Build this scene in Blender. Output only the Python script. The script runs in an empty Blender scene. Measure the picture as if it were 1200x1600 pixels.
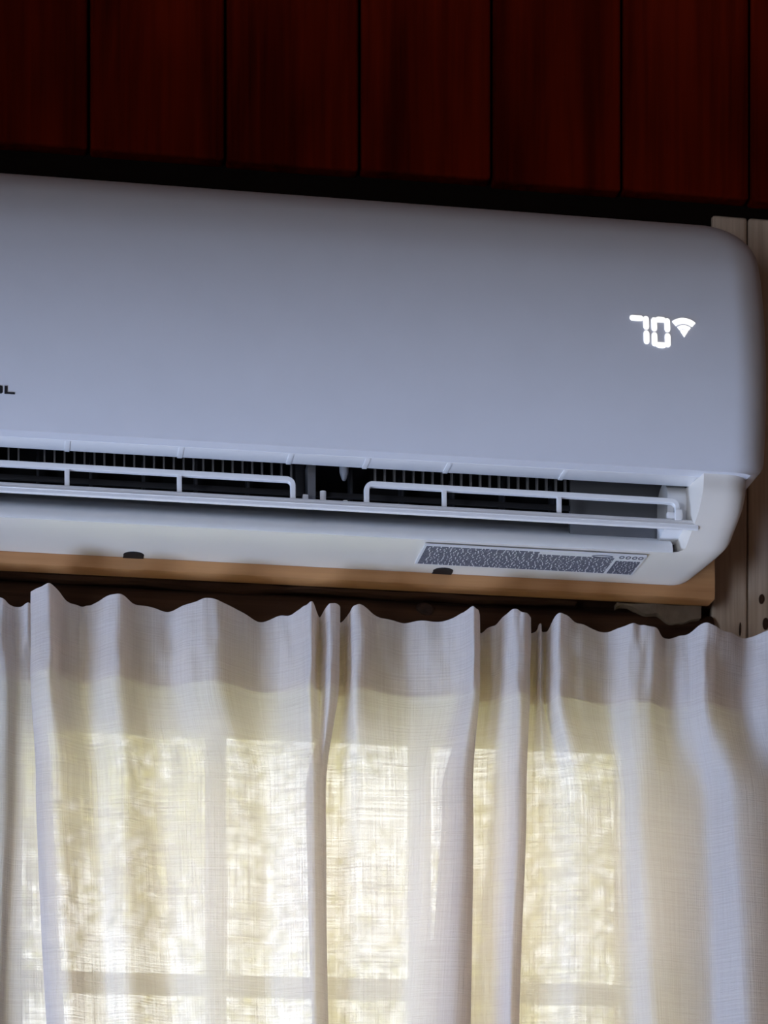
import bpy, bmesh, math, random
from mathutils import Vector, noise

# ------------------------------------------------------------------ camera, sky, lights, exposure
scene = bpy.context.scene
COL = scene.collection
random.seed(7)

cam_data = bpy.data.cameras.new('camera')
cam_data.sensor_width = 36.0
cam_data.lens = 90.0                       # 4000 px focal length on the 1600 px side
cam_data.shift_y = (2175.0 - 800.0) / 1600.0   # level camera, upper part of the frame kept
cam_data.clip_start = 0.05
cam_data.dof.use_dof = True
cam_data.dof.focus_distance = 2.25
cam_data.dof.aperture_fstop = 10.0
camera = bpy.data.objects.new('camera', cam_data)
COL.objects.link(camera)
camera.location = (-0.348, -2.372, 1.5)
camera.rotation_euler = (math.radians(90), 0, math.radians(-9.1))
scene.camera = camera

world = bpy.data.worlds.new('overcast_sky')
scene.world = world
world.use_nodes = True
wn = world.node_tree.nodes
wn['Background'].inputs['Color'].default_value = (0.95, 0.96, 1.0, 1)
wn['Background'].inputs['Strength'].default_value = 6.0

sun_data = bpy.data.lights.new('sun', 'SUN')
sun_data.energy = 15.0
sun_data.angle = 0.02
sun_data.color = (1.0, 0.92, 0.75)
sun = bpy.data.objects.new('sun', sun_data)
COL.objects.link(sun)
sun.rotation_euler = Vector((-0.45, 0.45, -0.77)).to_track_quat('-Z', 'Y').to_euler()

# daylight that comes in through the two windows of the left wall: a low one near by, a high one further off
def daylight(name, loc, rot, sx, sy, energy, col):
    d = bpy.data.lights.new(name, 'AREA')
    d.shape = 'RECTANGLE'; d.size = sx; d.size_y = sy
    d.energy = energy; d.color = col
    o = bpy.data.objects.new(name, d)
    COL.objects.link(o)
    o.location = loc; o.rotation_euler = rot
    return o
daylight('low_window_daylight', (-1.62, -1.15, 0.60), (0, math.radians(-90), 0), 0.9, 1.0, 66.0, (0.45, 0.63, 1.0))
daylight('high_window_daylight', (-1.62, -3.0, 1.52), (0, math.radians(-90), 0), 1.0, 0.8, 31.0, (0.75, 0.84, 1.0))

scene.view_settings.view_transform = 'Standard'
scene.view_settings.look = 'None'
scene.view_settings.gamma = 1.0
scene.view_settings.use_curve_mapping = False
scene.view_settings.exposure = 0.0
scene.cycles.use_denoising = True
scene.cycles.max_bounces = 8

# ------------------------------------------------------------------ materials
def new_mat(name):
    m = bpy.data.materials.new(name)
    m.use_nodes = True
    nt = m.node_tree
    return m, nt, nt.nodes, nt.links, nt.nodes['Principled BSDF']

def plain(name, col, rough=0.5, spec=0.5, mottling=0.0, scale=30.0, bump=0.0):
    m, nt, n, l, b = new_mat(name)
    b.inputs['Roughness'].default_value = rough
    b.inputs['Specular IOR Level'].default_value = spec
    tc = n.new('ShaderNodeTexCoord')
    ns = n.new('ShaderNodeTexNoise')
    ns.inputs['Scale'].default_value = scale
    ns.inputs['Detail'].default_value = 5
    l.new(tc.outputs['Object'], ns.inputs['Vector'])
    mx = n.new('ShaderNodeMix'); mx.data_type = 'RGBA'
    mx.inputs[6].default_value = (*[c * (1 - mottling) for c in col], 1)
    mx.inputs[7].default_value = (*[min(1, c * (1 + mottling)) for c in col], 1)
    l.new(ns.outputs['Fac'], mx.inputs[0])
    l.new(mx.outputs[2], b.inputs['Base Color'])
    if bump:
        bp = n.new('ShaderNodeBump')
        bp.inputs['Strength'].default_value = bump
        bp.inputs['Distance'].default_value = 0.002
        l.new(ns.outputs['Fac'], bp.inputs['Height'])
        l.new(bp.outputs['Normal'], b.inputs['Normal'])
    return m

def wood(name, dark, light, axis='X', fine=220.0, rough=0.6, bump=0.3, knot=None, spec=0.3):
    """grain runs along axis; colour streaks, fine lines and blotches"""
    m, nt, n, l, b = new_mat(name)
    b.inputs['Roughness'].default_value = rough
    b.inputs['Specular IOR Level'].default_value = spec
    tc = n.new('ShaderNodeTexCoord')
    oi = n.new('ShaderNodeObjectInfo')
    add = n.new('ShaderNodeVectorMath'); add.operation = 'ADD'
    cmb = n.new('ShaderNodeCombineXYZ')
    mul = n.new('ShaderNodeMath'); mul.operation = 'MULTIPLY'; mul.inputs[1].default_value = 37.0
    l.new(oi.outputs['Random'], mul.inputs[0])
    for k in range(3):
        l.new(mul.outputs[0], cmb.inputs[k])
    l.new(tc.outputs['Object'], add.inputs[0])
    l.new(cmb.outputs[0], add.inputs[1])
    def stretched(scale, along, detail, dist=0.0):
        mp = n.new('ShaderNodeMapping')
        s = [1.0, 1.0, 1.0]; s['XYZ'.index(axis)] = along
        mp.inputs['Scale'].default_value = s
        l.new(add.outputs[0], mp.inputs['Vector'])
        ns = n.new('ShaderNodeTexNoise')
        ns.inputs['Scale'].default_value = scale
        ns.inputs['Detail'].default_value = detail
        ns.inputs['Distortion'].default_value = dist
        l.new(mp.outputs[0], ns.inputs['Vector'])
        return ns
    broad = stretched(26.0, 0.12, 3, 0.6)
    lines = stretched(fine, 0.03, 4, 0.2)
    blot = stretched(9.0, 0.5, 2)
    a1 = n.new('ShaderNodeMath'); a1.operation = 'MULTIPLY_ADD'; a1.inputs[1].default_value = 0.55
    l.new(lines.outputs['Fac'], a1.inputs[0]); l.new(broad.outputs['Fac'], a1.inputs[2])
    a2 = n.new('ShaderNodeMath'); a2.operation = 'MULTIPLY_ADD'; a2.inputs[1].default_value = 0.5
    l.new(blot.outputs['Fac'], a2.inputs[0]); l.new(a1.outputs[0], a2.inputs[2])
    mr = n.new('ShaderNodeMapRange')
    mr.inputs['From Min'].default_value = 0.72
    mr.inputs['From Max'].default_value = 1.32
    l.new(a2.outputs[0], mr.inputs['Value'])
    mx = n.new('ShaderNodeMix'); mx.data_type = 'RGBA'
    mx.inputs[6].default_value = (*dark, 1); mx.inputs[7].default_value = (*light, 1)
    l.new(mr.outputs[0], mx.inputs[0])
    l.new(mx.outputs[2], b.inputs['Base Color'])
    bp = n.new('ShaderNodeBump')
    bp.inputs['Strength'].default_value = bump
    bp.inputs['Distance'].default_value = 0.0015
    l.new(lines.outputs['Fac'], bp.inputs['Height'])
    l.new(bp.outputs['Normal'], b.inputs['Normal'])
    return m

def emitter(name, col, strength):
    m, nt, n, l, b = new_mat(name)
    b.inputs['Base Color'].default_value = (0.8, 0.8, 0.8, 1)
    b.inputs['Emission Color'].default_value = (*col, 1)
    b.inputs['Emission Strength'].default_value = strength
    return m

def linen(name):
    m, nt, n, l, b = new_mat(name)
    n.remove(b)
    out = n['Material Output']
    uv = n.new('ShaderNodeUVMap'); uv.uv_map = 'cloth'
    def threads(sx, sy, detail, scale=1.0, dist=0.0):
        mp = n.new('ShaderNodeMapping')
        mp.inputs['Scale'].default_value = (sx, sy, 1)
        l.new(uv.outputs[0], mp.inputs['Vector'])
        ns = n.new('ShaderNodeTexNoise')
        ns.inputs['Scale'].default_value = scale
        ns.inputs['Detail'].default_value = detail
        ns.inputs['Distortion'].default_value = dist
        ns.inputs['Roughness'].default_value = 0.6
        l.new(mp.outputs[0], ns.inputs['Vector'])
        return ns.outputs['Fac']
    def math2(op, a, c):
        k = n.new('ShaderNodeMath'); k.operation = op
        for i, v in enumerate((a, c)):
            if isinstance(v, (int, float)): k.inputs[i].default_value = v
            else: l.new(v, k.inputs[i])
        return k.outputs[0]
    def rng(v, a, c, d, e):
        k = n.new('ShaderNodeMapRange')
        for i, q in enumerate((a, c, d, e)): k.inputs[i + 1].default_value = q
        l.new(v, k.inputs[0]); return k.outputs[0]
    weft = threads(16, 640, 3)          # horizontal threads
    warp = threads(600, 11, 3)          # vertical threads
    slub_h = threads(26, 400, 2)
    slub_v = threads(380, 17, 2)
    patch = threads(14, 9, 2)
    net = math2('ADD', rng(weft, .3, .7, 0, 1), rng(warp, .3, .7, 0, 1))          # 0..2
    slub = math2('MAXIMUM', rng(slub_h, .60, .70, 0, 1), rng(slub_v, .62, .72, 0, 1))
    open_ = math2('MULTIPLY', rng(net, 0.45, 1.6, 0.018, 0.12), rng(patch, .3, .7, .75, 1.2))
    open_ = math2('MULTIPLY', open_, rng(slub, 0, 1, 1, 0.25))
    tint = rng(net, .4, 1.6, 0.0, 1.0)
    tint = math2('MULTIPLY', tint, rng(slub, 0, 1, 1, 0.1))
    c1 = n.new('ShaderNodeMix'); c1.data_type = 'RGBA'
    c1.inputs[6].default_value = (0.80, 0.82, 0.86, 1); c1.inputs[7].default_value = (0.87, 0.89, 0.93, 1)
    l.new(tint, c1.inputs[0])
    c2 = n.new('ShaderNodeMix'); c2.data_type = 'RGBA'
    c2.inputs[6].default_value = (0.74, 0.575, 0.46, 1); c2.inputs[7].default_value = (0.99, 0.83, 0.72, 1)
    l.new(tint, c2.inputs[0])
    bp = n.new('ShaderNodeBump'); bp.inputs['Strength'].default_value = 0.35; bp.inputs['Distance'].default_value = 0.0008
    l.new(net, bp.inputs['Height'])
    df = n.new('ShaderNodeBsdfDiffuse'); tl = n.new('ShaderNodeBsdfTranslucent'); tr = n.new('ShaderNodeBsdfTransparent')
    l.new(c1.outputs[2], df.inputs['Color']); l.new(c2.outputs[2], tl.inputs['Color'])
    l.new(bp.outputs[0], df.inputs['Normal']); l.new(bp.outputs[0], tl.inputs['Normal'])
    tr.inputs['Color'].default_value = (1.0, 0.95, 0.88, 1)
    m1 = n.new('ShaderNodeMixShader'); m1.inputs[0].default_value = 0.5
    l.new(df.outputs[0], m1.inputs[1]); l.new(tl.outputs[0], m1.inputs[2])
    m2 = n.new('ShaderNodeMixShader')
    l.new(open_, m2.inputs[0]); l.new(m1.outputs[0], m2.inputs[1]); l.new(tr.outputs[0], m2.inputs[2])
    l.new(m2.outputs[0], out.inputs['Surface'])
    return m

def pane_glass(name):
    m, nt, n, l, b = new_mat(name)
    n.remove(b)
    out = n['Material Output']
    tr = n.new('ShaderNodeBsdfTransparent'); tr.inputs['Color'].default_value = (0.93, 0.96, 0.95, 1)
    gl = n.new('ShaderNodeBsdfGlossy'); gl.inputs['Roughness'].default_value = 0.02
    fr = n.new('ShaderNodeFresnel'); fr.inputs['IOR'].default_value = 1.45
    mx = n.new('ShaderNodeMixShader')
    l.new(fr.outputs[0], mx.inputs[0]); l.new(tr.outputs[0], mx.inputs[1]); l.new(gl.outputs[0], mx.inputs[2])
    l.new(mx.outputs[0], out.inputs['Surface'])
    return m

def leaf(name):
    m, nt, n, l, b = new_mat(name)
    n.remove(b)
    out = n['Material Output']
    tc = n.new('ShaderNodeTexCoord')
    ns = n.new('ShaderNodeTexNoise'); ns.inputs['Scale'].default_value = 3.0
    l.new(tc.outputs['Object'], ns.inputs['Vector'])
    mx = n.new('ShaderNodeMix'); mx.data_type = 'RGBA'
    mx.inputs[6].default_value = (0.36, 0.38, 0.12, 1); mx.inputs[7].default_value = (0.68, 0.60, 0.26, 1)
    l.new(ns.outputs['Fac'], mx.inputs[0])
    df = n.new('ShaderNodeBsdfDiffuse'); tl = n.new('ShaderNodeBsdfTranslucent')
    l.new(mx.outputs[2], df.inputs[0]); l.new(mx.outputs[2], tl.inputs[0])
    ms = n.new('ShaderNodeMixShader'); ms.inputs[0].default_value = 0.45
    l.new(df.outputs[0], ms.inputs[1]); l.new(tl.outputs[0], ms.inputs[2])
    l.new(ms.outputs[0], out.inputs['Surface'])
    return m

M = {
    'shell': plain('white_plastic', (0.70, 0.715, 0.775), 0.38, 0.4, 0.035, 28),
    'lower_shell': plain('bounce_tinted_plastic', (0.72, 0.68, 0.625), 0.42, 0.4, 0.03, 30),  # warm tint holds the light bounced up from curtain and wood
    'louver': plain('louver_plastic', (0.78, 0.78, 0.79), 0.32, 0.4, 0.03, 60),
    'grey_plastic': plain('grey_plastic', (0.16, 0.165, 0.18), 0.5, 0.4, 0.05, 60),
    'dark_plastic': plain('black_plastic', (0.012, 0.012, 0.014), 0.6, 0.2, 0.1, 60),
    'vane': plain('vane_plastic', (0.035, 0.035, 0.04), 0.5, 0.3, 0.1, 60),
    'tooth': plain('tooth_plastic', (0.30, 0.30, 0.31), 0.5, 0.3, 0.1, 60),
    'ink': plain('logo_ink', (0.012, 0.012, 0.016), 0.5, 0.3, 0.1, 60),
    'sticker': plain('sticker_film', (0.66, 0.66, 0.68), 0.5, 0.3, 0.03, 60),
    'print': plain('sticker_print', (0.10, 0.10, 0.13), 0.6, 0.2, 0.3, 200),
    'led': emitter('display_light', (1.0, 0.98, 0.93), 1.15),
    'dark_plank': wood('dark_stained_plank', (0.034, 0.0018, 0.0006), (0.135, 0.0090, 0.0014), 'Z', 160, 0.85, 0.2, spec=0.02),
    'gap': plain('shade_backing', (0.006, 0.003, 0.002), 0.9, 0.1, 0.2, 20),  # near-black, the shade of the recess put into the colour
    'log': wood('dark_log', (0.014, 0.006, 0.0035), (0.070, 0.034, 0.019), 'X', 190, 0.9, 0.5, spec=0.08),
    'post': wood('weathered_post', (0.34, 0.25, 0.18), (0.74, 0.62, 0.50), 'Z', 260, 0.8, 0.5),
    'knot': wood('knot_wood', (0.015, 0.007, 0.004), (0.07, 0.032, 0.018), 'Y', 200, 0.8, 0.5),
    'board': wood('pine_board', (0.36, 0.165, 0.065), (0.56, 0.30, 0.13), 'X', 200, 0.6, 0.25),
    'chink': plain('grey_rough_wood', (0.15, 0.115, 0.085), 0.9, 0.2, 0.5, 90, 0.6),
    'casing': wood('window_casing', (0.58, 0.46, 0.33), (0.76, 0.64, 0.50), 'Z', 180, 0.65, 0.2),
    'room_wood': wood('room_wall_wood', (0.07, 0.035, 0.018), (0.17, 0.09, 0.05), 'Z', 60, 0.7, 0.2),
    'floor_wood': wood('floor_wood', (0.16, 0.09, 0.05), (0.30, 0.18, 0.10), 'Y', 60, 0.5, 0.2),
    'linen': linen('linen_cloth'),
    'glass': pane_glass('window_glass'),
    'leaf': leaf('yellow_green_leaf'),
    'bark': wood('tree_bark', (0.06, 0.04, 0.03), (0.16, 0.12, 0.09), 'Z', 40, 0.9, 0.6),
    'grass': plain('grass_ground', (0.22, 0.26, 0.09), 0.9, 0.1, 0.4, 3.0),
}

# ------------------------------------------------------------------ helpers
WLOC = {}

def link(o, parent, world_loc):
    COL.objects.link(o)
    if parent is not None:
        o.parent = parent
        p = WLOC[parent.name]
        o.location = [world_loc[i] - p[i] for i in range(3)]
    else:
        o.location = world_loc
    WLOC[o.name] = tuple(world_loc)
    return o

def empty(name, loc, parent=None):
    o = bpy.data.objects.new(name, None)
    o.empty_display_size = 0.05
    return link(o, parent, loc)

def tag(o, label=None, cat=None, kind=None, group=None):
    if label: o['label'] = label
    if cat: o['category'] = cat
    if kind: o['kind'] = kind
    if group: o['group'] = group
    return o

def mesh(name, verts, faces, mat, parent=None, smooth=False, angle=35, uvs=None):
    """verts in room coordinates; the object's origin is set to the middle of its box"""
    lo = [min(v[i] for v in verts) for i in range(3)]
    hi = [max(v[i] for v in verts) for i in range(3)]
    c = [(lo[i] + hi[i]) / 2 for i in range(3)]
    me = bpy.data.meshes.new(name)
    me.from_pydata([(v[0] - c[0], v[1] - c[1], v[2] - c[2]) for v in verts], [], faces)
    if uvs is not None:
        layer = me.uv_layers.new(name='cloth')
        for lp in me.loops:
            layer.data[lp.index].uv = uvs[lp.vertex_index]
    bm = bmesh.new(); bm.from_mesh(me)
    if uvs is None:
        bmesh.ops.recalc_face_normals(bm, faces=bm.faces)
    bm.to_mesh(me); bm.free()
    if smooth:
        me.polygons.foreach_set('use_smooth', [True] * len(me.polygons))
        if angle: me.set_sharp_from_angle(angle=math.radians(angle))
    me.materials.append(M[mat])
    o = bpy.data.objects.new(name, me)
    return link(o, parent, c)

def bm_obj(name, bm, mat, parent=None, smooth=True, angle=40):
    verts = [tuple(v.co) for v in bm.verts]
    bm.verts.index_update()
    faces = [[v.index for v in f.verts] for f in bm.faces]
    bm.free()
    return mesh(name, verts, faces, mat, parent, smooth, angle)

def bm_box(bm, x0, x1, y0, y1, z0, z1, bev=0.0, seg=2):
    r = bmesh.ops.create_cube(bm, size=1.0)
    for v in r['verts']:
        v.co = Vector(((x0 + x1) / 2 + v.co.x * (x1 - x0), (y0 + y1) / 2 + v.co.y * (y1 - y0), (z0 + z1) / 2 + v.co.z * (z1 - z0)))
    if bev > 0:
        es = list({e for v in r['verts'] for e in v.link_edges})
        bmesh.ops.bevel(bm, geom=es, offset=bev, segments=seg, affect='EDGES', profile=0.6)

def box(name, x0, x1, y0, y1, z0, z1, mat, parent=None, bev=0.0, seg=2):
    bm = bmesh.new(); bm_box(bm, x0, x1, y0, y1, z0, z1, bev, seg)
    return bm_obj(name, bm, mat, parent)

def cr(p, t):
    """Catmull-Rom through a list of tuples, t in 0..len-1"""
    i = min(int(t), len(p) - 2); u = t - i
    a, b, c, d = p[max(i - 1, 0)], p[i], p[i + 1], p[min(i + 2, len(p) - 1)]
    return tuple(0.5 * (2 * b[k] + (c[k] - a[k]) * u + (2 * a[k] - 5 * b[k] + 4 * c[k] - d[k]) * u * u
                 + (3 * b[k] - a[k] - 3 * c[k] + d[k]) * u ** 3) for k in range(len(b)))

def prism_x(name, prof, x0, x1, mat, parent, smooth=True, angle=35):
    """closed (y, z) polygon drawn out along x"""
    n = len(prof)
    v = [(x0, y, z) for y, z in prof] + [(x1, y, z) for y, z in prof]
    f = [[i, (i + 1) % n, n + (i + 1) % n, n + i] for i in range(n)]
    f += [list(range(n))[::-1], list(range(n, 2 * n))]
    return mesh(name, v, f, mat, parent, smooth, angle)

# ------------------------------------------------------------------ the room
RX0, RX1, RY0, RZ1 = -1.6, 2.3, -4.6, 3.05
tag(box('floor', RX0 - .15, RX1 + .15, RY0 - .15, 0.2, -0.15, 0.0, 'floor_wood'), kind='structure')
tag(box('ceiling', RX0 - .15, RX1 + .15, RY0 - .15, 0.2, RZ1, RZ1 + .12, 'room_wood'), kind='structure')
tag(box('wall_right', RX1, RX1 + .15, RY0, 0.02, 0, RZ1, 'room_wood'), kind='structure')
tag(box('wall_back', RX0 - .15, RX1 + .15, RY0 - .15, RY0, 0, RZ1, 'room_wood'), kind='structure')
LWS = [(-3.45, -2.55, 0.98, 2.06), (-1.70, -0.60, 0.10, 1.10)]   # openings of the left wall: y0 y1 z0 z1
bm = bmesh.new()
edges = [RY0] + [e for w in LWS for e in w[:2]] + [0.02]
for a_, b_ in zip(edges[0::2], edges[1::2]):
    bm_box(bm, RX0 - .15, RX0, a_, b_, 0, RZ1)
for y0, y1, z0, z1 in LWS:
    bm_box(bm, RX0 - .15, RX0, y0, y1, 0, z0)
    bm_box(bm, RX0 - .15, RX0, y0, y1, z1, RZ1)
tag(bm_obj('wall_left', bm, 'room_wood', smooth=False), kind='structure')
for k, (y0, y1, z0, z1) in enumerate(LWS):
    w2 = tag(empty('window_%d' % (k + 2), (RX0 - .06, (y0 + y1) / 2, z0)), kind='structure')
    bm = bmesh.new()
    bm_box(bm, RX0 - .09, RX0 - .04, y0, y0 + .05, z0, z1, .004)
    bm_box(bm, RX0 - .09, RX0 - .04, y1 - .05, y1, z0, z1, .004)
    bm_box(bm, RX0 - .09, RX0 - .04, y0, y1, z0, z0 + .05, .004)
    bm_box(bm, RX0 - .09, RX0 - .04, y0, y1, z1 - .05, z1, .004)
    bm_obj('window_frame', bm, 'casing', w2)

# wall with the window: a slab round the opening, dark planks above, logs and a post in front of it
OX0, OX1, OZ0, OZ1 = -0.316, 0.347, 1.20, 2.188
bm = bmesh.new()
bm_box(bm, RX0 - .15, OX0, 0.02, 0.20, 0, RZ1)
bm_box(bm, OX1, RX1 + .15, 0.02, 0.20, 0, RZ1)
bm_box(bm, OX0, OX1, 0.02, 0.20, 0, OZ0)
bm_box(bm, OX0, OX1, 0.02, 0.20, OZ1, RZ1)
wall = tag(bm_obj('wall_front', bm, 'room_wood', smooth=False), kind='structure')
box('shade_backing', -1.3, 1.3, 0.004, 0.022, 2.52, RZ1, 'gap', wall)  # near-black sheet standing in for shade above the unit and behind the planks
for k in range(-7, 9):
    x0 = 0.0076 + 0.1257 * k
    box('plank', x0 + 0.0014, x0 + 0.1243, -0.012, 0.006, 2.640 + random.uniform(-.0015, .0015), RZ1 - .004, 'dark_plank', wall, 0.0035, 3)

def log_mesh(name, x0, x1, zc, r_z, y_front, depth, seed, mat, parent):
    nx, na = 90, 22
    v, f = [], []
    for i in range(nx + 1):
        x = x0 + (x1 - x0) * i / nx
        for j in range(na):
            a = 2 * math.pi * j / na
            ca, sa = math.cos(a), math.sin(a)
            e = 0.55
            yy = (abs(ca) ** e) * (1 if ca >= 0 else -1)
            zz = (abs(sa) ** e) * (1 if sa >= 0 else -1)
            d = 1 + 0.05 * noise.noise(Vector((x * 7 + seed, ca * 1.3, sa * 1.3))) + 0.025 * noise.noise(Vector((x * 26, ca * 4 + seed, sa * 4)))
            v.append((x, y_front + depth + yy * depth * d, zc + zz * r_z * d))
    for i in range(nx):
        for j in range(na):
            f.append([i * na + j, i * na + (j + 1) % na, (i + 1) * na + (j + 1) % na, (i + 1) * na + j])
    f.append(list(range(na))); f.append(list(range(nx * na, (nx + 1) * na))[::-1])
    return mesh(name, v, f, mat, parent, True, 60)

log_mesh('log', -1.1, 0.349, 2.2165, 0.0275, -0.014, 0.032, 3.0, 'log', wall)
log_mesh('log', -1.1, 0.349, 2.310, 0.062, -0.010, 0.028, 9.0, 'log', wall)
log_mesh('log', -1.1, 0.349, 2.440, 0.062, -0.010, 0.028, 15.0, 'log', wall)
# a knot on the log under the board
def knot(name, x, y, z, rx, rz, parent, mat='knot'):
    v, f = [], []
    n = 16
    rings = ((1.0, 0.0012), (0.88, -0.0012), (0.55, -0.0016), (0.25, -0.0013))
    for r, dy in rings:
        for j in range(n):
            a = 2 * math.pi * j / n
            k = 1 + 0.1 * math.sin(2 * a + x * 50)
            v.append((x + rx * r * k * math.cos(a), y + dy, z + rz * r * k * math.sin(a)))
    for q in range(len(rings) - 1):
        for j in range(n):
            f.append([q * n + j, q * n + (j + 1) % n, (q + 1) * n + (j + 1) % n, (q + 1) * n + j])
    f.append([(len(rings) - 1) * n + j for j in range(n)])
    return mesh(name, v, f, mat, parent, True, 60)
knot('knot', 0.069, -0.0135, 2.2325, 0.009, 0.006, wall)

# weathered post to the right of the window: two boards with a dark drying crack between them
post = tag(empty('trim_1', (0.40, 0.0, 0.0)), kind='structure')
def post_board(x0, x1, seed):
    bm = bmesh.new(); bm_box(bm, x0, x1, 0.0, 0.0195, 0.9, 2.628, 0.0035, 3)
    o = bm_obj('post_board', bm, 'post', post)
    return o
post_board(0.3505, 0.3855, 1)
post_board(0.3867, 0.470, 2)
post_board(0.4712, 0.560, 3)
kn = [(0.3995, 2.262, .0030, .0058), (0.4035, 2.2385, .0032, .0072), (0.378, 2.232, .0012, .0075), (0.428, 2.33, .005, .007), (0.372, 2.42, .004, .006)]
for x, z, rx, rz in kn:
    knot('knot', x, 0.0006, z, rx, rz, post)

# rough grey strip left under the mounting board
def rough_strip(name, x0, x1, z_top, h, y0, y1, seed, mat):
    n = 120
    v, f = [], []
    for i in range(n + 1):
        x = x0 + (x1 - x0) * i / n
        d = h * (0.62 + 0.9 * noise.noise(Vector((x * 16 + seed, 1.3, 0))) + 0.35 * noise.noise(Vector((x * 70, seed, 0))))
        d = max(0.0012, d)
        yy = y0 + 0.003 * noise.noise(Vector((x * 40, 5.0, seed)))
        v += [(x, yy, z_top), (x, yy + 0.001, z_top - d), (x, y1, z_top - d - 0.001), (x, y1, z_top)]
    for i in range(n):
        a, b = i * 4, i * 4 + 4
        for k in range(4):
            f.append([a + k, a + (k + 1) % 4, b + (k + 1) % 4, b + k])
    f.append([0, 1, 2, 3]); f.append([n * 4 + 3, n * 4 + 2, n * 4 + 1, n * 4])
    return mesh(name, v, f, mat, None, True, 40)
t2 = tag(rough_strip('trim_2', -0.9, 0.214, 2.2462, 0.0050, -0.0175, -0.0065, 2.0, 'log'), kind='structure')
t3 = tag(rough_strip('trim_3', 0.252, 0.334, 2.2462, 0.0165, -0.0185, -0.0075, 40.3, 'chink'), kind='structure')

# ------------------------------------------------------------------ the window in the wall
win = tag(empty('window_1', (0.0, 0.10, OZ0)), kind='structure')
GX = [-0.303, -0.1263, -0.1077, 0.0733, 0.0924, 0.2847]
GZ = [1.255, 1.57, 1.587, 1.884, 1.902, 2.1385]
bm = bmesh.new()
bm_box(bm, OX0, GX[0], 0.075, 0.125, OZ0, OZ1, .002)
bm_box(bm, GX[5], OX1, 0.075, 0.125, OZ0, OZ1, .002)
bm_box(bm, GX[0], GX[5], 0.075, 0.125, GZ[5], OZ1, .002)
bm_box(bm, GX[0], GX[5], 0.075, 0.125, OZ0, GZ[0], .002)
bm_obj('sash_frame', bm, 'casing', win)
for x0, x1, z0, z1 in ((OX0, OX0 + .006, OZ0, OZ1), (OX1 - .006, OX1, OZ0, OZ1), (OX0 + .006, OX1 - .006, OZ1 - .006, OZ1), (OX0 + .006, OX1 - .006, OZ0, OZ0 + .006)):
    box('bounce_lining', x0, x1, 0.012, 0.075, z0, z1, 'casing', win, .001)  # pale boards added to bounce daylight onto the back of the curtain
for x0, x1 in ((GX[1], GX[2]), (GX[3], GX[4])):
    box('muntin', x0, x1, 0.085, 0.115, GZ[0], GZ[5], 'casing', win, .003)
for z0, z1 in ((GZ[1], GZ[2]), (GZ[3], GZ[4])):
    for i in range(3):
        box('muntin', GX[2 * i], GX[2 * i + 1], 0.086, 0.114, z0, z1, 'casing', win, .003)
for i in range(3):
    for j in range(3):
        box('pane', GX[2 * i], GX[2 * i + 1], 0.0985, 0.1015, GZ[2 * j], GZ[2 * j + 1], 'glass', win)

# ------------------------------------------------------------------ outside
tag(box('ground', -25, 25, 0.25, 40, -0.6, -0.35, 'grass'), kind='structure')
def tree(x, y):
    t = empty('leafy_tree', (x, y, -0.35))
    tag(t, 'yellow-green leafy tree outdoors, glowing through the linen curtain', 'tree')
    pts = [(x, y, -0.4, .17), (x + .05, y, 1.0, .13), (x + .02, y + .1, 2.6, .10), (x + .15, y, 4.6, .05)]
    v, f = [], []
    for k, (px, py, pz, r) in enumerate(pts):
        for j in range(10):
            a = j * math.pi / 5
            v.append((px + r * math.cos(a), py + r * math.sin(a), pz))
    for k in range(len(pts) - 1):
        for j in range(10):
            f.append([k * 10 + j, k * 10 + (j + 1) % 10, k * 10 + 10 + (j + 1) % 10, k * 10 + 10 + j])
    mesh('trunk', v, f, 'bark', t, True, 60)
    rnd = random.Random(11)
    v, f = [], []
    blobs = [(x + rnd.uniform(-2.4, 2.4), y + rnd.uniform(-1.2, 1.2), rnd.uniform(1.7, 5.6), rnd.uniform(.35, .75)) for _ in range(78)]
    for bx, by, bz, br in blobs:
        for _ in range(420):
            d = Vector((rnd.gauss(0, 1), rnd.gauss(0, 1), rnd.gauss(0, 1))).normalized() * br * rnd.uniform(.5, 1) 
            c = Vector((bx, by, bz)) + d
            u = Vector((rnd.gauss(0, 1), rnd.gauss(0, 1), rnd.gauss(0, 1))).normalized()
            w = u.orthogonal().normalized()
            s = rnd.uniform(.025, .05)
            k = len(v)
            v += [tuple(c + u * s), tuple(c + w * s * .5), tuple(c - u * s), tuple(c - w * s * .5)]
            f.append([k, k + 1, k + 2, k + 3])
    fo = mesh('foliage', v, f, 'leaf', t)
    fo['kind'] = 'stuff'
tree(2.0, 9.5)

# ------------------------------------------------------------------ mounting board behind the unit
b = box('mounting_board', -0.62, 0.3412, -0.042, -0.0185, 2.2462, 2.585, 'board', None, 0.002, 2)
tag(b, 'orange pine board fixed flat to the wall, showing below the air conditioner', 'board')

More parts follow.
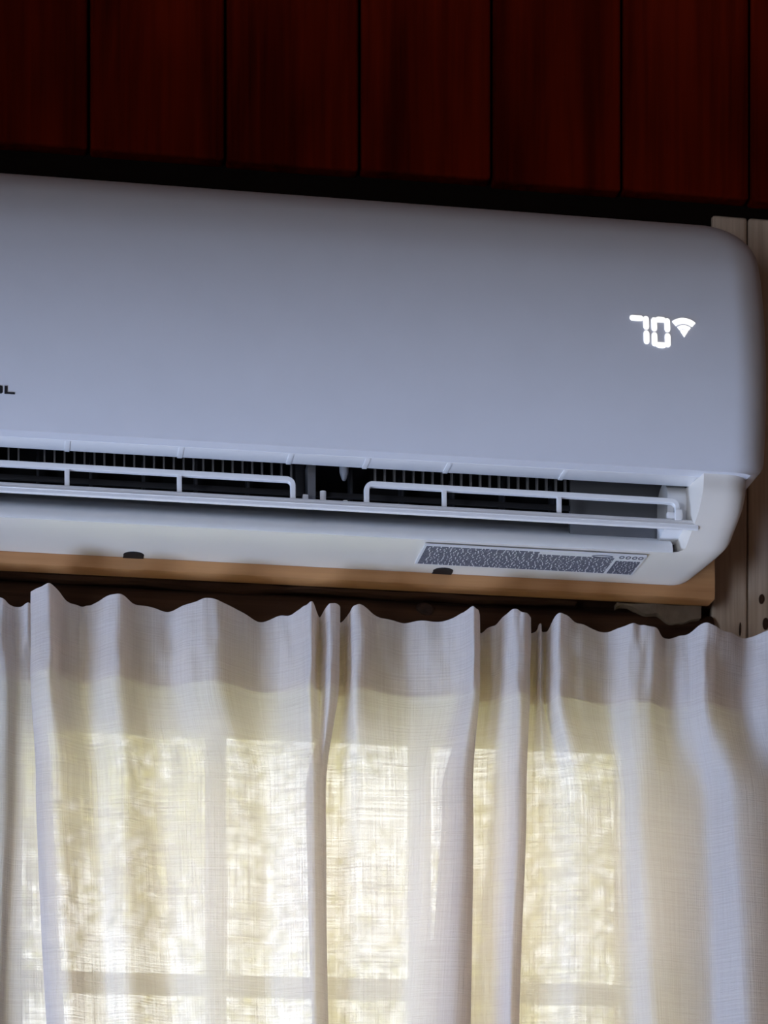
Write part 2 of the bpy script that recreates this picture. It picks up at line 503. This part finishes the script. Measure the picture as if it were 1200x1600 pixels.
# ------------------------------------------------------------------ air conditioner
AXL, AXR = -0.505, 0.3465
ac = empty('air_conditioner', (-0.08, -0.045, 2.257))
tag(ac, 'white wall-mounted split air conditioner with lit display above the curtained window', 'air conditioner')
PZ0, PZ1 = 2.3085, 2.5570
N_T = 200
_tab = [0.0]
for i in range(N_T):
    t = (i + .5) / N_T
    a = -15 + 45 * t if t < .7 else 16.5 + (t - .7) / .3 * 30
    _tab.append(_tab[-1] + math.tan(math.radians(a)) * (PZ1 - PZ0) / N_T)
def prof_y(z):
    t = max(0, min(1, (z - PZ0) / (PZ1 - PZ0))) * N_T
    i = min(int(t), N_T - 1)
    return -0.198 + _tab[i] + (_tab[i + 1] - _tab[i]) * (t - i)
RC, RR = 0.050, 0.036          # outline corner radius, edge rounding
def edge_d(x, z):
    """distance inside the outline (right, left and top edges)"""
    hx = (AXR - AXL) / 2; cx = (AXR + AXL) / 2
    qx = abs(x - cx) - (hx - RC); qz = (z - (PZ1 - RC))
    if qx > 0 and qz > 0: return RC - math.hypot(qx, qz)
    return RC - max(qx, qz)
def panel_y(x, z):
    d = max(0.0, edge_d(x, z))
    y = prof_y(z)
    if d < RR:
        y += (RR - math.sqrt(max(0, RR * RR - (RR - d) ** 2))) * 0.9
    return y
def x_right(z):
    x = AXR
    if z > PZ1 - RC:
        x = AXR - RC + math.sqrt(max(0, RC * RC - (z - (PZ1 - RC)) ** 2))
    x -= 0.0045 * ((z - 2.405) / 0.14) ** 2
    rb = 0.020
    if z < PZ0 + rb:
        x -= 0.8 * (rb - math.sqrt(max(0, rb * rb - (PZ0 + rb - z) ** 2)))
    return x
NU, NV = 120, 90
us = []
for i in range(NU + 1):
    t = i / NU
    us.append((0.16 * (1 - (1 - t / .3) ** 2) if t < .3 else (.16 + .68 * (t - .3) / .4 if t < .7 else 1 - .16 * (1 - ((t - .7) / .3)) ** 2)))
vs = []
for j in range(NV + 1):
    t = j / NV
    vs.append(1 - (1 - t) ** 1.9 if t > 0 else 0.0)
v, f = [], []
for j in range(NV + 1):
    z = PZ0 + (PZ1 - PZ0) * vs[j]
    xr = x_right(z); xl = AXR + AXL - xr
    for i in range(NU + 1):
        x = xl + (xr - xl) * us[i]
        v.append((x, panel_y(x, z), z))
W = NU + 1
for j in range(NV):
    for i in range(NU):
        f.append([j * W + i, j * W + i + 1, (j + 1) * W + i + 1, (j + 1) * W + i])
# rim: bottom edge turns under, sides and top turn back
bot = len(v)
for i in range(W):
    x, y, z = v[i]; v.append((x, -0.180 if abs(x - (AXL + AXR) / 2) < .40 else max(y + .004, -0.180), z + 0.0006))
for i in range(NU):
    f.append([i, i + 1, bot + i + 1, bot + i])
loop = [j * W + NU for j in range(NV + 1)] + [NV * W + i for i in range(NU - 1, -1, -1)] + [j * W for j in range(NV - 1, -1, -1)]
rim = len(v)
for q in loop:
    x, y, z = v[q]
    v.append((x, max(y + 0.004, -0.112), z))
for k in range(len(loop) - 1):
    f.append([loop[k], loop[k + 1], rim + k + 1, rim + k])
panel = mesh('front_panel', v, f, 'shell', ac, True, 50)

# casing behind the panel
bm = bmesh.new(); bm_box(bm, AXL + .010, AXR - .012, -0.125, -0.045, 2.352, PZ1 - .006, 0.012, 3)
bm_obj('back_casing', bm, 'lower_shell', ac)

# lower housing: curved underside with the air outlet cut into it
HP = [(-.1915, 2.3088), (-.1885, 2.295), (-.1765, 2.282), (-.162, 2.2742), (-.147, 2.2680), (-.135, 2.2627), (-.125, 2.2598), (-.110, 2.2583), (-.09, 2.2576), (-.07, 2.2572), (-.0425, 2.2570)]
NQ = 60
prof = [cr(HP, i * (len(HP) - 1) / NQ) for i in range(NQ + 1)]
qlip = min(range(NQ + 1), key=lambda i: abs(prof[i][0] + .1255))
HXR = 0.3300
HXL = AXL + AXR - HXR
OXR, OXL = 0.2865, AXL + AXR - 0.2865
def shell_point(x, q):
    """housing surface with rounded ends"""
    y, z = prof[q]
    r = 0.022
    for end, sgn in ((HXR, 1), (HXL, -1)):
        d = (end - x) * sgn
        if d < r:
            k = r - math.sqrt(max(0, r * r - (r - d) ** 2))
            a, b_ = prof[max(q - 1, 0)], prof[min(q + 1, NQ)]
            ty, tz = b_[0] - a[0], b_[1] - a[1]
            L = math.hypot(ty, tz)
            ny, nz = tz / L, -ty / L        # outward
            y += k * abs(ny) * .9
            z += k * abs(nz) * .55
    # underside narrows a little towards the wall
    cx = (HXL + HXR) / 2
    x2 = cx + (x - cx) * (1 - 0.030 * max(0, (y + .13) / .09))
    return (x2, min(y, -.0425), z)
def open_edge(q):
    rc = 6
    if q >= qlip: return OXR - 0.012
    k = qlip - q
    if k < rc: return OXR - 0.012 * (1 - math.sqrt(1 - ((rc - k) / rc) ** 2))
    return OXR
v, f = [], []
ends = [HXR - .022 * (1 - math.cos(math.pi / 2 * i / 10)) for i in range(10, -1, -1)]
for sgn in (1, -1):
    base = len(v)
    cols = 8 + len(ends)
    for q in range(qlip + 1):
        oe = open_edge(q)
        xs = [oe + (ends[0] - oe) * i / 8 for i in range(8)] + ends
        for x in xs:
            xx = x if sgn == 1 else AXL + AXR - x
            v.append(shell_point(xx, q))
    for q in range(qlip):
        for i in range(cols - 1):
            f.append([base + q * cols + i, base + q * cols + i + 1, base + (q + 1) * cols + i + 1, base + (q + 1) * cols + i])
    # inner end wall of the outlet
    w0 = len(v)
    for q in range(qlip + 1):
        x, y, z = v[base + q * cols]
        v.append((x - sgn * .0005, y + 0.004, z + .0002)); v.append((x - sgn * 0.004, max(y + 0.040, -.13), z + 0.004))
    for q in range(qlip):
        e0, e1 = base + q * cols, base + (q + 1) * cols
        a0, a1 = w0 + q * 2, w0 + (q + 1) * 2
        f.append([e0, e1, a1, a0]); f.append([a0, a1, a1 + 1, a0 + 1])
base = len(v)
XS = [AXL + AXR - e for e in ends[::-1]] + [AXL + AXR - (open_edge(qlip) + (ends[0] - open_edge(qlip)) * i / 8) for i in range(7, 0, -1)]
XS += [AXL + AXR - open_edge(qlip) + (2 * open_edge(qlip) - AXL - AXR) * i / 60 for i in range(61)]
XS += [open_edge(qlip) + (ends[0] - open_edge(qlip)) * i / 8 for i in range(1, 8)] + ends
cols = len(XS)
for q in range(qlip, NQ + 1):
    for x in XS:
        v.append(shell_point(x, q))
rows = NQ + 1 - qlip
for r in range(rows - 1):
    for i in range(cols - 1):
        f.append([base + r * cols + i, base + r * cols + i + 1, base + (r + 1) * cols + i + 1, base + (r + 1) * cols + i])
# end plates
for xe in (HXR, HXL):
    k = len(v)
    ring = [shell_point(xe, q) for q in range(NQ + 1)]
    v += ring + [(ring[-1][0], -.0425, 2.335), (ring[0][0], -.11, 2.335), (ring[0][0], ring[0][1], ring[0][2] + .004)]
    f.append(list(range(k, len(v))))
bm = bmesh.new()
me_tmp = bpy.data.meshes.new('tmp'); me_tmp.from_pydata(v, [], f)
bm.from_mesh(me_tmp); bpy.data.meshes.remove(me_tmp)
bmesh.ops.remove_doubles(bm, verts=bm.verts, dist=1e-5)
housing = bm_obj('lower_housing', bm, 'lower_shell', ac, True, 42)

# air outlet: scoop behind the lower lip, strip under the panel, dark duct
scoop = [(-.1262, 2.2597), (-.1262, 2.2618), (-.1240, 2.2675), (-.1200, 2.2712), (-.110, 2.2765), (-.085, 2.2900), (-.058, 2.3060), (-.056, 2.3045), (-.085, 2.2865), (-.1245, 2.2595)]
prism_x('scoop', scoop, OXL + .010, OXR - .010, 'louver', ac, True, 50)
box('outlet_lip', OXL - .004, OXR + .003, -0.1795, -0.1515, 2.3105, 2.3155, 'louver', ac, .0006)
box('lip_bead', OXL, OXR, -0.1812, -0.1795, 2.3088, 2.3125, 'louver', ac, .0005)
for px_x in (-.269, -.172, -.077, -.010, .062, .166):
    box('lip_rib', px_x - .0022, px_x + .0022, -0.180, -0.1516, 2.3097, 2.3108, 'louver', ac, .0004)
duct = [(-.151, 2.3125), (-.151, 2.3165), (-.125, 2.350), (-.055, 2.350), (-.055, 2.3030), (-.0570, 2.3030), (-.0570, 2.348), (-.124, 2.348), (-.1495, 2.3150), (-.1495, 2.3125)]
prism_x('duct', duct, OXL, OXR, 'dark_plastic', ac, False)
for xe in (OXL + .002, OXR + .0005):
    box('duct_end', xe - .002, xe + .002, -0.146, -0.056, 2.285, 2.347, 'grey_plastic', ac)
box('inner_cover', 0.1855, OXR - .003, -0.108, -0.102, 2.272, 2.345, 'grey_plastic', ac, .001)
# rounded motor cover at the right end of the outlet
v = []
n = 18
for xo in (0.2660, 0.2835):
    for i in range(n + 1):
        a = math.pi * i / n
        v.append((xo, -0.128 + 0.018 * math.cos(a) * -1, 2.302 + 0.0175 * math.sin(a)))
    v.append((xo, -0.110, 2.272)); v.append((xo, -0.146, 2.280))
k = n + 3
f = [[i, (i + 1) % k, k + (i + 1) % k, k + i] for i in range(k)] + [list(range(k))[::-1], list(range(k, 2 * k))]
mesh('motor_cover', v, f, 'louver', ac, True, 40)
# fine comb of teeth across the duct, and the dark swing vanes
src = None
xs = [-.287 + .0087 * i for i in range(27)] + [.006 + .0087 * i for i in range(21)] + [-.44 + .0087 * i for i in range(16)]
for x in xs:
    if src is None:
        src = box('comb_tooth', x - .0008, x + .0008, -0.114, -0.108, 2.3105, 2.3275, 'tooth', ac, .0003, 1)
        sx = x
    else:
        o = src.copy(); COL.objects.link(o); o.parent = ac
        o.location = src.location + Vector((x - sx, 0, 0))
box('comb_bar', OXL + .01, 0.186, -0.1155, -0.1075, 2.3275, 2.3305, 'vane', ac, .0005)
box('comb_bar', OXL + .01, 0.186, -0.1075, -0.1045, 2.299, 2.3035, 'vane', ac, .0005)
src = None
for i in range(15):
    x = -.432 + .0466 * i
    if abs(x + .04) < .02: continue
    if x > .18: continue
    if src is None:
        bm = bmesh.new(); bm_box(bm, x - .0011, x + .0011, -0.094, -0.074, 2.298, 2.330, .0005)
        src = bm_obj('swing_vane', bm, 'vane', ac); sx = x
    else:
        o = src.copy(); COL.objects.link(o); o.parent = ac
        o.location = src.location + Vector((x - sx, 0, 0))
# parts in the gap between the two louver frames
box('divider', -.0585, -.0515, -0.142, -0.120, 2.282, 2.318, 'grey_plastic', ac, .001)
box('divider_web', -.0665, -.0590, -0.120, -0.100, 2.294, 2.325, 'vane', ac, .001)
def peg(name, x, y, z0, z1, r0, r1, mat):
    v, f = [], []
    prof_ = [(r0, z1), (r0 * .95, z1 - (z1 - z0) * .5), (r1, z0 + r1 * .6), (r1 * .5, z0)]
    for r, z in prof_:
        for j in range(12):
            a = j * math.pi / 6
            v.append((x + r * math.cos(a), y + r * math.sin(a), z))
    for q in range(3):
        for j in range(12):
            f.append([q * 12 + j, q * 12 + (j + 1) % 12, q * 12 + 12 + (j + 1) % 12, q * 12 + 12 + j])
    f += [list(range(12)), list(range(36, 48))]
    return mesh(name, v, f, mat, ac, True, 50)
peg('stop_peg', -.0270, -.146, 2.3005, 2.3140, .0042, .0022, 'grey_plastic')
peg('clip', -.0462, -.150, 2.274, 2.2885, .0028, .0022, 'louver')
peg('clip', -.0265, -.150, 2.275, 2.2815, .0022, .0018, 'louver')
box('clip', -.0640, -.0590, -.150, -.144, 2.274, 2.2855, 'louver', ac, .001)

# louver: long blade seen edge on, with two open frames standing on it
blade_prof = [(-.1600, 2.2705), (-.1603, 2.2725), (-.1600, 2.2765), (-.1585, 2.2783), (-.112, 2.2925), (-.111, 2.2912), (-.152, 2.2742), (-.1560, 2.2700), (-.1585, 2.2696)]
blade = prism_x('louver_blade', blade_prof, AXL + AXR - .2905, .2905, 'louver', ac, True, 30)
box('blade_bead', AXL + AXR - .2885, .2885, -.1610, -.1598, 2.2732, 2.2742, 'louver', blade, .0002, 1)
def sweep_xz(name, path, w, y0, y1, mat, parent):
    """flat bar of width w along an (x, z) path, y0..y1 thick"""
    v, f = [], []
    n = len(path)
    for i, (x, z) in enumerate(path):
        a = path[max(i - 1, 0)]; b_ = path[min(i + 1, n - 1)]
        dx, dz = b_[0] - a[0], b_[1] - a[1]
        L = math.hypot(dx, dz); nx, nz = -dz / L * w / 2, dx / L * w / 2
        c = .0006
        for sx, yy in ((1, y0 + c), (1 - 2 * c / w, y0), (-1 + 2 * c / w, y0), (-1, y0 + c), (-1, y1), (1, y1)):
            v.append((x + nx * sx, yy, z + nz * sx))
    for i in range(n - 1):
        for k in range(6):
            f.append([i * 6 + k, i * 6 + (k + 1) % 6, i * 6 + 6 + (k + 1) % 6, i * 6 + 6 + k])
    f += [list(range(6)), list(range((n - 1) * 6, n * 6))[::-1]]
    return mesh(name, v, f, mat, parent, True, 40)
def arc(cx, cz, r, a0, a1, n=7):
    return [(cx + r * math.cos(math.radians(a0 + (a1 - a0) * i / n)), cz + r * math.sin(math.radians(a0 + (a1 - a0) * i / n))) for i in range(n + 1)]
ZB, ZT = 2.2765, 2.2950
def louver_frame(xa, xb, posts):
    r = .0055
    top = [(xa, ZB)] + arc(xa + r, ZT - r, r, 180, 90) + arc(xb - r, ZT - r, r, 90, 0) + [(xb, ZB)]
    o = sweep_xz('louver_frame', top, .0046, -.1585, -.1535, 'louver', blade)
    for x in posts:
        box('louver_post', x - .0021, x + .0021, -.1580, -.1540, ZB, ZT - .001, 'louver', blade, .0006)
    return o
louver_frame(-.455, -.0735, (-.365, -.269, -.1725))
louver_frame(-.0085, .2715, (.0605, .1640))
box('pivot', .2620, .2770, -.1590, -.1520, 2.2785, 2.2850, 'louver', blade, .0018)
box('pivot', .2690, .2760, -.1605, -.1520, 2.2770, 2.2870, 'louver', blade, .0016)
# rating sticker on the underside with rows of print too small to read
label = box('rating_sticker', .0495, .2535, -.1215, -.0690, 2.2560, 2.2576, 'sticker', ac)
rnd = random.Random(5)
v, f = [], []
def dash(x0, x1, y0, y1):
    k = len(v)
    for z in (2.2557, 2.2561):
        v.extend([(x0, y0, z), (x1, y0, z), (x1, y1, z), (x0, y1, z)])
    f.extend([[k, k + 1, k + 2, k + 3], [k + 4, k + 7, k + 6, k + 5]] + [[k + i, k + (i + 1) % 4, k + 4 + (i + 1) % 4, k + 4 + i] for i in range(4)])
y = -.1195
row = 0
while y < -.0715:
    x = .0515
    x_end = .2255 if row > 4 else (.1555 if row < 2 else .2255)
    while x < x_end:
        w = rnd.uniform(.0018, .0075)
        dash(x, min(x + w, x_end), y, y + .0021)
        x += w + rnd.uniform(.0006, .0013)
    x = .2285
    while x < .2515 and row > 3:
        w = rnd.uniform(.0018, .006)
        dash(x, min(x + w, .2515), y, y + .0023)
        x += w + rnd.uniform(.0005, .001)
    y += .0033; row += 1
pr = mesh('sticker_print', v, f, 'print', label); pr['kind'] = 'stuff'
# marks at the sticker's upper right: an oval and a row of four emblems
def ring_flat(name, cx, cy, rx, ry, w, parent):
    n = 20; v, f = [], []
    for z in (2.2556, 2.2561):
        for s in (0, w):
            for j in range(n):
                a = 2 * math.pi * j / n
                v.append((cx + (rx - s) * math.cos(a), cy + (ry - s) * math.sin(a), z))
    for j in range(n):
        k = (j + 1) % n
        f += [[j, k, n + k, n + j], [2 * n + j, 3 * n + j, 3 * n + k, 2 * n + k], [j, 2 * n + j, 2 * n + k, k], [n + j, n + k, 3 * n + k, 3 * n + j]]
    return mesh(name, v, f, 'print', parent)
ring_flat('sticker_mark', .2135, -.1165, .0100, .0032, .0011, label)
for i, xx in enumerate((.2315, .2375, .2435, .2492)):
    ring_flat('sticker_mark', xx, -.1165, .0024, .0036, .0010, label)

# dark clip slots where the underside meets the board
for x in (-.2054, .0790):
    v, f = [], []
    n = 14
    for y in (-.0500, -.0420):
        for i in range(n + 1):
            a = math.pi * i / n
            v.append((x + .0095 * math.cos(a), y - (0.0095 * math.sin(a) if y < -.045 else 0), 2.2575))
            v.append((x + .0092 * math.cos(a), y - (0.0093 * math.sin(a) if y < -.045 else 0), 2.2564))
    m_ = (n + 1) * 2
    for i in range(n):
        f += [[2 * i, 2 * i + 2, 2 * i + 3, 2 * i + 1], [m_ + 2 * i, m_ + 2 * i + 1, m_ + 2 * i + 3, m_ + 2 * i + 2],
              [2 * i + 1, 2 * i + 3, m_ + 2 * i + 3, m_ + 2 * i + 1], [2 * i, m_ + 2 * i, m_ + 2 * i + 2, 2 * i + 2]]
    mesh('clip_slot', v, f, 'dark_plastic', ac)

# display digits, radio symbol and lettering on the panel
def decal(name, poly, mat, out=.0007, back=.0004):
    n = len(poly)
    v = [(x, panel_y(x, z) - out, z) for x, z in poly] + [(x, panel_y(x, z) + back, z) for x, z in poly]
    f = [list(range(n)), list(range(n, 2 * n))[::-1]] + [[i, n + i, n + (i + 1) % n, (i + 1) % n] for i in range(n)]
    return mesh(name, v, f, mat, panel)
def capsule(x0, z0, x1, z1, r, taper=1.0):
    a = math.atan2(z1 - z0, x1 - x0)
    p = []
    for cx, cz, s in ((x1, z1, -1), (x0, z0, 1)):
        for i in range(7):
            t = a + s * math.pi / 2 + math.pi * i / 6
            p.append((cx + r * math.cos(t) * taper, cz + r * math.sin(t)))
    return p
S = .0024
def vseg(x, z_top, z_bot):
    decal('display_segment', capsule(x, z_bot + S, x, z_top - S, S), 'led')
def hseg(x0, x1, z):
    decal('display_segment', capsule(x0 + S, z, x1 - S, z, S), 'led')
# 7
hseg(.2155, .2275, 2.4350); vseg(.2300, 2.4372, 2.4250); vseg(.2300, 2.4240, 2.4120)
# 0
hseg(.2385, .2475, 2.4350); hseg(.2385, .2475, 2.4118)
vseg(.2372, 2.4365, 2.4240); vseg(.2490, 2.4365, 2.4240)
vseg(.2372, 2.4228, 2.4105); vseg(.2490, 2.4228, 2.4105)
# radio symbol
def arc_band(cx, cz, r0, r1, half):
    outer = arc(cx, cz, r1, 90 - half, 90 + half, 16); inner = arc(cx, cz, r0, 90 + half, 90 - half, 16)
    return outer + inner
decal('display_symbol', arc_band(.2640, 2.4215, .0113, .0163, 40), 'led')
decal('display_symbol', arc_band(.2640, 2.4215, .0067, .0096, 38), 'led')
decal('display_symbol', [(.2640, 2.4205)] + arc(.2640, 2.4215, .0057, 52, 128, 8), 'led')
# the end of the lettering at the left edge: O and L
z0, z1 = 2.3362, 2.3424
o_out = [(-.3350, z0), (-.3252, z0), (-.3243, z0 + .0009), (-.3243, z1 - .0009), (-.3252, z1), (-.3350, z1), (-.3359, z1 - .0009), (-.3359, z0 + .0009)]
v, f = [], []
n = 8
inner = [(-.3350 + .0022 if x < -.33 else -.3270, min(max(z, z0 + .0014), z1 - .0014)) for x, z in o_out]
for off in (-.0005, .0004):
    v += [(x, panel_y(x, z) + off, z) for x, z in o_out] + [(x, panel_y(x, z) + off, z) for x, z in inner]
for i in range(n):
    k = (i + 1) % n
    f += [[i, k, n + k, n + i], [2 * n + i, 3 * n + i, 3 * n + k, 2 * n + k], [i, 2 * n + i, 2 * n + k, k], [n + i, n + k, 3 * n + k, 3 * n + i]]
mesh('letter', v, f, 'ink', panel)
decal('letter', [(-.3228, z0), (-.3142, z0), (-.3142, z0 + .0015), (-.3203, z0 + .0015), (-.3203, z1), (-.3228, z1)], 'ink', .0005)

# ------------------------------------------------------------------ curtain
# plan of the folds, in millimetres: x at the heading, x at mid height, x lower down, depth at heading, depth below
FOLDS = [
    (-493,-493,-493,0,0),(-467,-467,-467,25,20),(-440,-440,-440,3,4),(-414,-415,-415,26,20),(-387,-387,-387,2,3),
    (-359,-359,-359,22,16),(-339,-339,-341,6,6),(-321,-322,-326,14,6),(-310,-312,-318,2,-4),(-299,-301,-299,0,-4),
    (-291,-278,-267,2,0),(-298,-293,-284,20,14),(-283,-275,-263,44,28),(-266,-254,-246,16,12),(-251,-240,-231,2,6),
    (-240,-226,-220,12,18),(-221,-212,-206,30,22),(-197,-187,-175,8,0),(-173,-162,-153,2,8),(-152,-137,-134,22,16),
    (-131,-110,-107,28,14),(-100,-86,-83,2,6),(-75,-72,-69,0,13),(-57,-57,-53,22,24),(-48,-46,-43,34,30),
    (-37,-39,-36,12,25),(-30,-34,-31,32,17),(-20,-31,-29,20,7),(-25,-48,-42,0,-4),(-14,-21,-20,-4,-7),
    (-10,-9,-9,14,0),(-7,0,2,32,8),(16,22,22,18,10),(47,46,37,4,10),(76,62,50,10,22),
    (92,79,66,26,30),(101,94,86,40,34),(109,103,101,26,20),(103,78,65,2,0),(116,107,103,-4,-6),
    (126,122,122,6,2),(134,135,134,26,18),(145,146,139,38,24),(157,155,149,20,12),(151,140,131,0,-2),
    (166,163,160,-2,-6),(168,177,174,16,0),(176,191,186,2,6),(181,205,202,32,13),(204,227,230,18,9),
    (234,248,256,4,3),(252,262,274,20,15),(270,278,289,22,12),(291,304,310,2,2),(309,329,337,12,-5),
    (320,341,348,30,8),(337,352,361,22,26),(365,377,383,4,22),(385,407,413,20,6),(414,427,432,4,4),
    (432,447,450,24,18),(464,477,477,4,4),(482,494,494,24,18),(515,521,521,4,4),
]
CZT, CZB, SEAM = 2.2085, 1.16, 2.1375
def lerp(a, b, t): return a + (b - a) * t
def sm(t):
    t = max(0, min(1, t)); return t * t * (3 - 2 * t)
def fold_row(z):
    """control points of the plan curve at height z"""
    out = []
    tt = sm((2.150 - z) / 0.10)                        # heading -> body
    tb = max(0, min(1.6, (2.03 - z) / 0.20))
    for a, b_, c, d, e in FOLDS:
        x = lerp(a, lerp(b_, c, tb), tt)
        dep = lerp(d, e * (.82 + .12 * tb), tt)
        out.append((x / 1000, dep / 1000))
    return out
PER = 13
NS = (len(FOLDS) - 1) * PER
def cloth_rows(zs, off_y, damp=1.0, top_ruffle=True):
    rows = []
    for z in zs:
        cp = fold_row(z)
        row = []
        for i in range(NS + 1):
            x, d = cr(cp, i / PER)
            s = i / PER
            gather = sm((z - 2.10) / 0.09)
            d += gather * .0065 * noise.noise(Vector((s * 1.1, z * 11, 1.7))) + .0018 * noise.noise(Vector((s * .55, z * 7, 9.1)))
            x += gather * .0012 * noise.noise(Vector((s * 1.1, z * 16, 4.2)))
            x += (1 - gather) * .0025 * noise.noise(Vector((s * .22, z * 5, 14.2)))
            # crumples low on the heading
            d += gather * .0042 * noise.noise(Vector((s * 1.9, z * 34, 3.3)))
            zz = z
            if top_ruffle:
                k = sm((z - 2.165) / .04)
                zz += k * ((d - .014) * .20 + .0034 * noise.noise(Vector((s * 1.15, 2.2, 0))))
            row.append((x, -.050 + off_y - d * damp, zz))
        rows.append(row)
    return rows
def cloth(name, rows, parent):
    v, f, uv = [], [], []
    mid = rows[len(rows) // 2]
    arc_l = [0.0]
    for i in range(1, len(mid)):
        arc_l.append(arc_l[-1] + math.dist(mid[i], mid[i - 1]))
    w = len(mid)
    for r, row in enumerate(rows):
        for i, p in enumerate(row):
            v.append(p); uv.append((arc_l[i], p[2]))
    for r in range(len(rows) - 1):
        for i in range(w - 1):
            a = r * w + i
            f.append([a, a + w, a + w + 1, a + 1])
    return mesh(name, v, f, 'linen', parent, True, 0, uv)
zs = [CZT - (CZT - 2.06) * i / 44 for i in range(45)] + [2.06 - (2.06 - CZB) * i / 70 for i in range(1, 71)]
front = cloth_rows(zs, 0.0)
# stitched seam: a tiny raised line under the heading
for r, z in enumerate(zs):
    if abs(z - SEAM) < .0022:
        front[r] = [(x, y - .0010, zz) for x, y, zz in front[r]]
curtain = cloth('curtain', front, None)
tag(curtain, 'cream linen curtain with a gathered heading, hanging over the sunlit window', 'curtain')
zs2 = [CZT - .0006 - (CZT - SEAM) * i / 16 for i in range(17)]
back = cloth_rows(zs2, 0.006, 0.86)
# the fold over the top: join first row of the back layer to the front layer's top
back[0] = [(x, y + .0008, z + .0002) for x, y, z in front[0]]
back[-1] = [(x, y + .0008, z) for x, y, z in cloth_rows([SEAM], 0.0)[0]]
hem = cloth('heading_hem', back, curtain)
